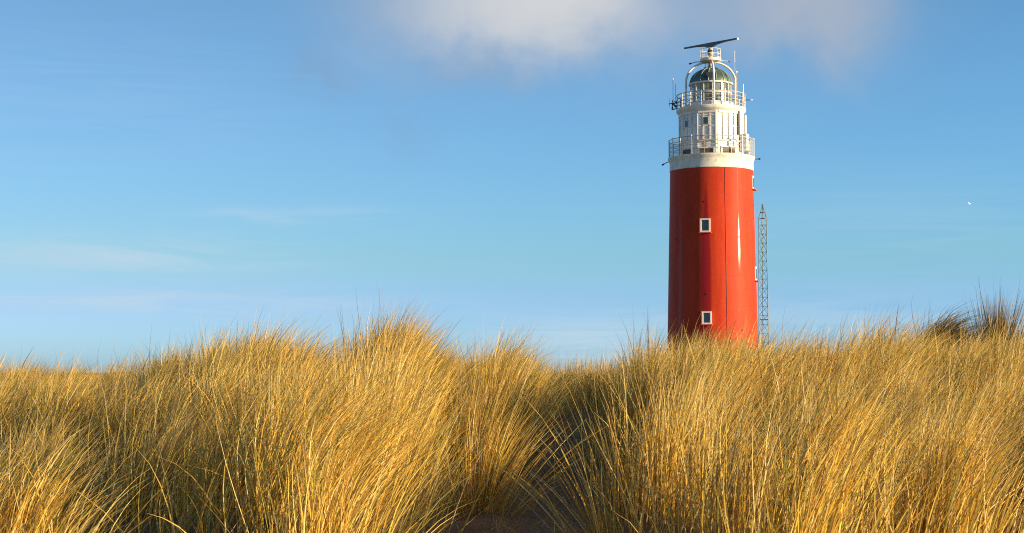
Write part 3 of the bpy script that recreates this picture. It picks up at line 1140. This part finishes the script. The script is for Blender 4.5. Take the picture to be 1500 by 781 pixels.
for x, y, r_ in TUSS:
    px_ = float(path_x(y))
    d = abs(x - px_) - float(path_w(y))
    H = 0.62 * (0.84 if x / y < -0.23 else 1.0) * (0.82 + 0.36 * n1(x, y, 0.8, 4)) * r_ ** 0.5
    if y > 18.6 and -1.0 < x - px_ < 0.8:
        H = 0.55
    n_b = int(rng.uniform(320, 420) * r_ ** 1.6)
    if x > px_ and d < 1.0 and y < 13:
        n_b = int(n_b * 0.6)
    tuft(G, x, y, n_b, 0.185 * r_, H, rng, wind=lean(x, y) * (1.0 if d > 0.5 else 0.45), bend=rng.uniform(0.75, 1.5) * (1.0 if d > 0.5 else 0.7), splay=rng.uniform(0.08, 0.22) * (1.0 if d > 0.4 else 0.6),
         bias=rng.uniform(0.88, 1.12), width=0.0066 if y < 13 else 0.0070, pal=shades(x, y), hvar=0.20, droop=0.0 if rng.random() < 0.6 else 0.3)
    n_t += 1
# younger, lower shoots between the tussocks
for x, y in scatter(0.33):
    hm = float(hollow(np.array(x), np.array(y)))
    if rng.random() > hm * (0.20 + 0.55 * n1(x, y, 0.9, 7)) or (y < 8.7 and abs(x) < 0.5):
        continue
    H = 0.46 * rng.uniform(0.7, 1.2)
    tuft(G, x, y, int(rng.uniform(14, 34)), 0.09, H, rng, wind=lean(x, y), bend=rng.uniform(0.6, 1.5), splay=0.22, bias=rng.uniform(0.8, 1.15),
         width=0.0068, pal=shades(x, y), hvar=0.24)
    n_t += 1
# stray leaves leaning every way
for x, y in scatter(0.46):
    if hollow(np.array(x), np.array(y)) < 0.6:
        continue
    tuft(G, x, y, 7, 0.16, 0.58, rng, wind=rng.normal(0.3, 0.6), bend=rng.uniform(0.6, 1.6), splay=0.5, bias=rng.uniform(0.95, 1.2), width=0.0070, hvar=0.22, droop=0.35)
# fallen leaves and short shoots lying on the sand of the path
for k in range(200):
    y = rng.uniform(8.6, 19)
    x = float(path_x(y)) + rng.normal(0, 0.45)
    tuft(G, x, y, 3, 0.05, rng.uniform(0.15, 0.45), rng, wind=rng.normal(0.2, 0.9), bend=1.5, splay=1.4, bias=rng.uniform(0.6, 1.0), droop=0.7)
# long thin flowering stems standing above the leaves
for k in range(420):
    y = rng.uniform(12.5, 19)
    x = rng.uniform(-0.33 * y - .5, 0.33 * y + .5)
    if hollow(np.array(x), np.array(y)) < 0.8:
        continue
    tuft(G, x, y, 2, 0.12, 0.80, rng, wind=0.4, bend=0.9, splay=0.1, bias=0.85, width=0.0045, hvar=0.12, head=0.0075 if k % 3 == 0 else 0.0)
grass = G.build('dune_grass')
tag(grass, 'golden dry marram grass bent by the wind over both dunes', 'grass', kind='stuff')


def tussock(label, px, Y, n, spread, hgt, **kw):
    g = Grass()
    x = (px - 750) / F * Y
    tuft(g, x, Y, n, spread, hgt, np.random.default_rng(int(px)), **kw)
    o = g.build('grass_tussock')
    tag(o, label, 'grass tussock', 'single grass tussocks that stand out')
    return o


BROWN = [0.3, 0.2, 0.5, 0.6, 3.0, 2.5]
tussock('dark brown tuft drooping to the right on the crest of the right dune', 1360, 17.8, 700, 0.10, 0.74, wind=0.75, bend=2.4, splay=0.1, bias=0.34, width=0.008, hvar=0.16, pal=BROWN, droop=0.5)
tussock('dark upright spiky tuft at the far right end of the skyline', 1458, 17.7, 650, 0.10, 0.74, wind=0.12, bend=0.35, splay=0.16, bias=0.36, width=0.008, pal=BROWN)
tussock('tall tuft with brownish tips rising highest on the skyline of the left dune', 552, 14.3, 620, 0.28, 0.72, wind=0.5, bend=1.0, splay=0.15, bias=0.85, pal=[1, 0.5, 1, 1, 2.2, 2], width=0.007)
tussock('tall feathery tuft on the skyline just left of the dip between the dunes', 726, 14.4, 460, 0.17, 0.80, wind=0.45, bend=1.0, splay=0.2, bias=0.95, width=0.007)
tussock('tussock with bare reddish stem bases at the left edge of the sand path', 706, 11.9, 320, 0.10, 0.80, wind=0.5, bend=1.0, splay=0.3, bias=0.95, pal=[1, 1, 2.5, 1.5, 0.5, 1], width=0.0075)
tussock('loose arching tussock at the bottom right of the sand path', 915, 9.6, 170, 0.16, 0.78, wind=-0.05, bend=0.6, splay=0.45, bias=1.0, pal=[1, 1, 1.2, 1.5, 0.5, 1], droop=0.25, width=0.008)
print('tufts', n_t, 'grass verts', G.n)
